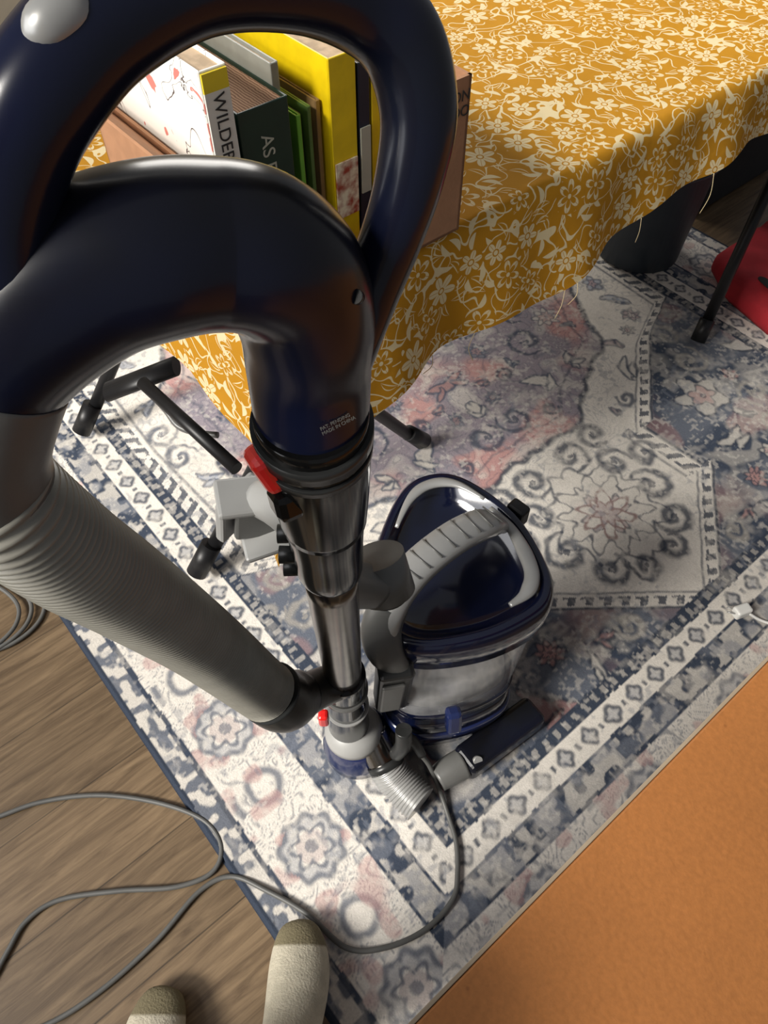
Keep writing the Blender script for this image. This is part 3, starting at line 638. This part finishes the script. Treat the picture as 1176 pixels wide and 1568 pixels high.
box('bin_latch',(.105,.436,.225),(.024,.022,.05),M_navy,vc,rot=(math.radians(-12),0,math.radians(12)),bev=.006)
loft('motor_base',[outl(.74,.045),outl(.84,.055),outl(.89,.09),outl(.87,.14),outl(.82,.165)],M_navyd,vc)
loft('motor_band',[outl(.895,.098),outl(.91,.104),outl(.91,.116),outl(.89,.122)],M_navy,vc)
box('floor_head',(.10,.60,.045),(.22,.12,.06),M_navyd,vc,rot=(0,0,math.radians(-42)),bev=.02,segs=4)
box('spine_bracket',(.012,.448,.33),(.048,.035,.19),M_dgrey,vc,rot=(math.radians(10),0,math.radians(10)),bev=.006)
box('spine_bracket_face',(.011,.428,.325),(.032,.006,.14),M_mgrey,vc,rot=(math.radians(10),0,math.radians(10)),bev=.003)
lathe('neck_disc',(-.050,.462,.0),[(.04,.10),(.048,.105),(.048,.118),(.040,.135),(.02,.145)],M_lgrey,vc)
lathe('neck_dome',(-.045,.468,.0),[(.048,.010),(.058,.018),(.060,.05),(.052,.085),(.046,.10)],M_navy,vc)
tube('tool_elbow_chrome',[(-.022,.462,.105),(-.010,.438,.085),(.002,.420,.072)],[.026,.027,.027],M_chrome,vc,n=4,seg=28)
tube('tool_elbow_ring',[(.000,.424,.074),(.006,.414,.068)],.031,M_dgrey,vc,n=1,seg=28)
tube('tool_hose',[(0,.420,.072),(.018,.402,.055),(.040,.380,.047),(.060,.362,.045)],[.029,.031,.032,.031],M_silver,vc,n=6,seg=28,ribs=14,ribamp=.0018)
tube('tool_elbow_grey',[(.09,.405,.038),(.112,.418,.042),(.135,.43,.045)],[.022,.025,.026],M_mgrey,vc,n=4,seg=24)
box('crevice_tool',(.200,.475,.042),(.17,.055,.05),M_black,vc,rot=(0,math.radians(3),math.radians(36)),bev=.012,segs=4)
tube('crevice_button',[(.155,.428,.068),(.157,.424,.072)],.008,M_silver,vc,n=1,seg=16)
tube('cord_strain_relief',[(.028,.440,.155),(.048,.436,.13),(.062,.425,.10)],[.010,.009,.007],M_dgrey,vc,n=5,seg=16)
tube('bin_pipe',[(.03,.43,.20),(.03,.42,.16),(.02,.42,.12)],[.013,.013,.012],M_dgrey,vc,n=4,seg=16)

# ---------------------------------------------------------------- power cord
C1=[(.060,.425,.102),(.075,.418,.07),(.090,.400,.03),(.105,.36,.013),(.118,.312,.013),(.118,.265,.013),(.108,.225,.013),(.063,.183,.013),(.002,.159,.013),(-.058,.159,.013),(-.12,.205,.013),(-.185,.238,.011),(-.245,.26,.006),(-.294,.238,.006),(-.35,.169,.006),(-.425,.101,.006),(-.501,.057,.006),(-.62,.02,.006)]
pc=empty('power_cord')
tube('cord_run',C1,.0042,M_cord,pc,n=8,seg=10)
C2=[(-.80,.31),(-.665,.347),(-.585,.376),(-.488,.388),(-.386,.376),(-.304,.348),(-.268,.307),(-.277,.267),(-.332,.245),(-.424,.239),(-.514,.226),(-.558,.196),(-.576,.152),(-.597,.093),(-.64,.03)]
tube('cord_loop',[(x,y,.005) for x,y in C2],.0042,M_cord,pc,n=8,seg=10)
for k,off in enumerate((0,.018,.035)):
    C3=[(-.90,.80),(-.812,.828),(-.743,.82),(-.684,.775),(-.677,.723),(-.715,.674),(-.79,.64)]
    tube('cord_coil_%d'%k,[(x-off*1.2,y-off*.6,.005+k*.004) for x,y in C3],.0042,M_cord,pc,n=8,seg=10)
wc=empty('charger_plug')
box('plug_body',(.700,.735,.022),(.034,.022,.024),M_white,wc,rot=(0,0,.35),bev=.005,segs=3)
tube('prong_1',[(.688,.738,.024),(.672,.742,.024)],.0016,M_silver,wc,n=1,seg=8); tube('prong_2',[(.686,.728,.024),(.670,.732,.024)],.0016,M_silver,wc,n=1,seg=8)
tube('plug_cable',[(.714,.731,.020),(.735,.722,.011),(.76,.712,.010),(.80,.70,.010),(.87,.69,.010)],.003,M_white,wc,n=6,seg=8)

# ---------------------------------------------------------------- person
def skin(name,verts,edges,radii,m,parent,root=0,sub=2):
    me=bpy.data.meshes.new(name); me.from_pydata(verts,edges,[]); me.update()
    o=bpy.data.objects.new(name,me); bpy.context.collection.objects.link(o); o.parent=parent
    sk=o.modifiers.new('skin','SKIN'); sk.use_smooth_shade=True
    for i,r in enumerate(radii):
        me.skin_vertices[0].data[i].radius=r; me.skin_vertices[0].data[i].use_root=(i==root)
    s=o.modifiers.new('s','SUBSURF'); s.levels=sub; s.render_levels=sub
    me.materials.append(m); return o
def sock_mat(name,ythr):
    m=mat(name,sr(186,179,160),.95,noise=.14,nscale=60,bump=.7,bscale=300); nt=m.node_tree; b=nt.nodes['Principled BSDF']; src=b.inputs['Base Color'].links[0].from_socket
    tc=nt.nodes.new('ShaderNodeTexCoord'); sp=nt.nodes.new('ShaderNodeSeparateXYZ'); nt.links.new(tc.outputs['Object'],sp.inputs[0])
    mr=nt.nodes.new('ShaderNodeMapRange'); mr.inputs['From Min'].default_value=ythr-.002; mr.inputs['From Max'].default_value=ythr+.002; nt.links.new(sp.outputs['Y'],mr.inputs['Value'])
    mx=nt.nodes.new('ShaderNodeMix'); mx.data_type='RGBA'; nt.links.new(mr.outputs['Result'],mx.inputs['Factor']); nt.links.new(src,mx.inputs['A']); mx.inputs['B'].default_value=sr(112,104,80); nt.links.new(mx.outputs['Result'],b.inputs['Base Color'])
    return m
pr=empty('person')
def foot(i,tx,ty,z0,ang=0,mir=1):
    def q(x,y,z): x*=mir; return (tx+x*math.cos(ang)-y*math.sin(ang),ty+x*math.sin(ang)+y*math.cos(ang),z+z0)
    vs=[q(-.010,-.006,.018),q(-.004,-.035,.024),q(.002,-.070,.033),q(.003,-.11,.040),q(0,-.155,.050),q(0,-.195,.062),q(0,-.235,.040),q(0,-.20,.13),q(0,-.20,.24)]
    ed=[(0,1),(1,2),(2,3),(3,4),(4,5),(5,6),(5,7),(7,8)]
    rd=[(.026,.016),(.042,.023),(.050,.031),(.049,.037),(.043,.043),(.040,.044),(.034,.036),(.038,.041),(.044,.048)]
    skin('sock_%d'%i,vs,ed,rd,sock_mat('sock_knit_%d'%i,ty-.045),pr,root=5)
foot(1,-.122,.202,.010,math.radians(-3)); foot(2,-.330,.116,.001,math.radians(4),-1)
M_den=mat('dark_trousers',(.03,.035,.05,1),.9,noise=.2,bump=.4,bscale=300)
skin('trousers',[(-.23,-.11,.90),(-.16,-.105,.84),(-.15,-.06,.48),(-.13,-.02,.17),(-.30,-.115,.84),(-.315,-.10,.48),(-.325,-.09,.17),(-.23,-.12,.98)],
     [(0,1),(1,2),(2,3),(0,4),(4,5),(5,6),(0,7)],[(.11,.09),(.085,.085),(.068,.07),(.062,.066),(.085,.085),(.068,.07),(.062,.066),(.13,.09)],M_den,pr,root=0)

# ---------------------------------------------------------------- lights
w=bpy.data.worlds.new('World'); bpy.context.scene.world=w; w.use_nodes=True
w.node_tree.nodes['Background'].inputs[0].default_value=(.92,.94,1,1); w.node_tree.nodes['Background'].inputs[1].default_value=.20
def look(o,d): o.rotation_euler=Vector(d).to_track_quat('-Z','Y').to_euler()
s=bpy.data.lights.new('sun','SUN'); s.energy=5.9; s.angle=math.radians(18); s.color=(1,.95,.87); so=bpy.data.objects.new('sun',s); bpy.context.collection.objects.link(so); look(so,(.78,.54,-.72))
def area(name,loc,d,sx,sy,p,col=(1,1,1)):
    l=bpy.data.lights.new(name,'AREA'); l.shape='RECTANGLE'; l.size=sx; l.size_y=sy; l.energy=p; l.color=col; o=bpy.data.objects.new(name,l); bpy.context.collection.objects.link(o); o.location=loc; look(o,d)
area('window_daylight',LW(-1.55,1.05,1.65),LW(1,-.1,-.55),2.3,1.2,32,(.98,.98,1))
area('far_window_daylight',LW(1.9,2.8,1.9),LW(-.1,-1,-.6),1.4,1.0,38,(1,.96,.90))

# ---------------------------------------------------------------- camera
c=bpy.data.cameras.new('camera'); co=bpy.data.objects.new('camera',c); bpy.context.collection.objects.link(co)
c.sensor_fit='VERTICAL'; c.sensor_height=24; c.lens=24*1178/1568; c.clip_start=.01
co.location=(0,0,1.35); co.rotation_euler=(math.radians(36.3),0,0)
bpy.context.scene.camera=co
try:
    bpy.context.scene.view_settings.view_transform='Standard'
except Exception: pass
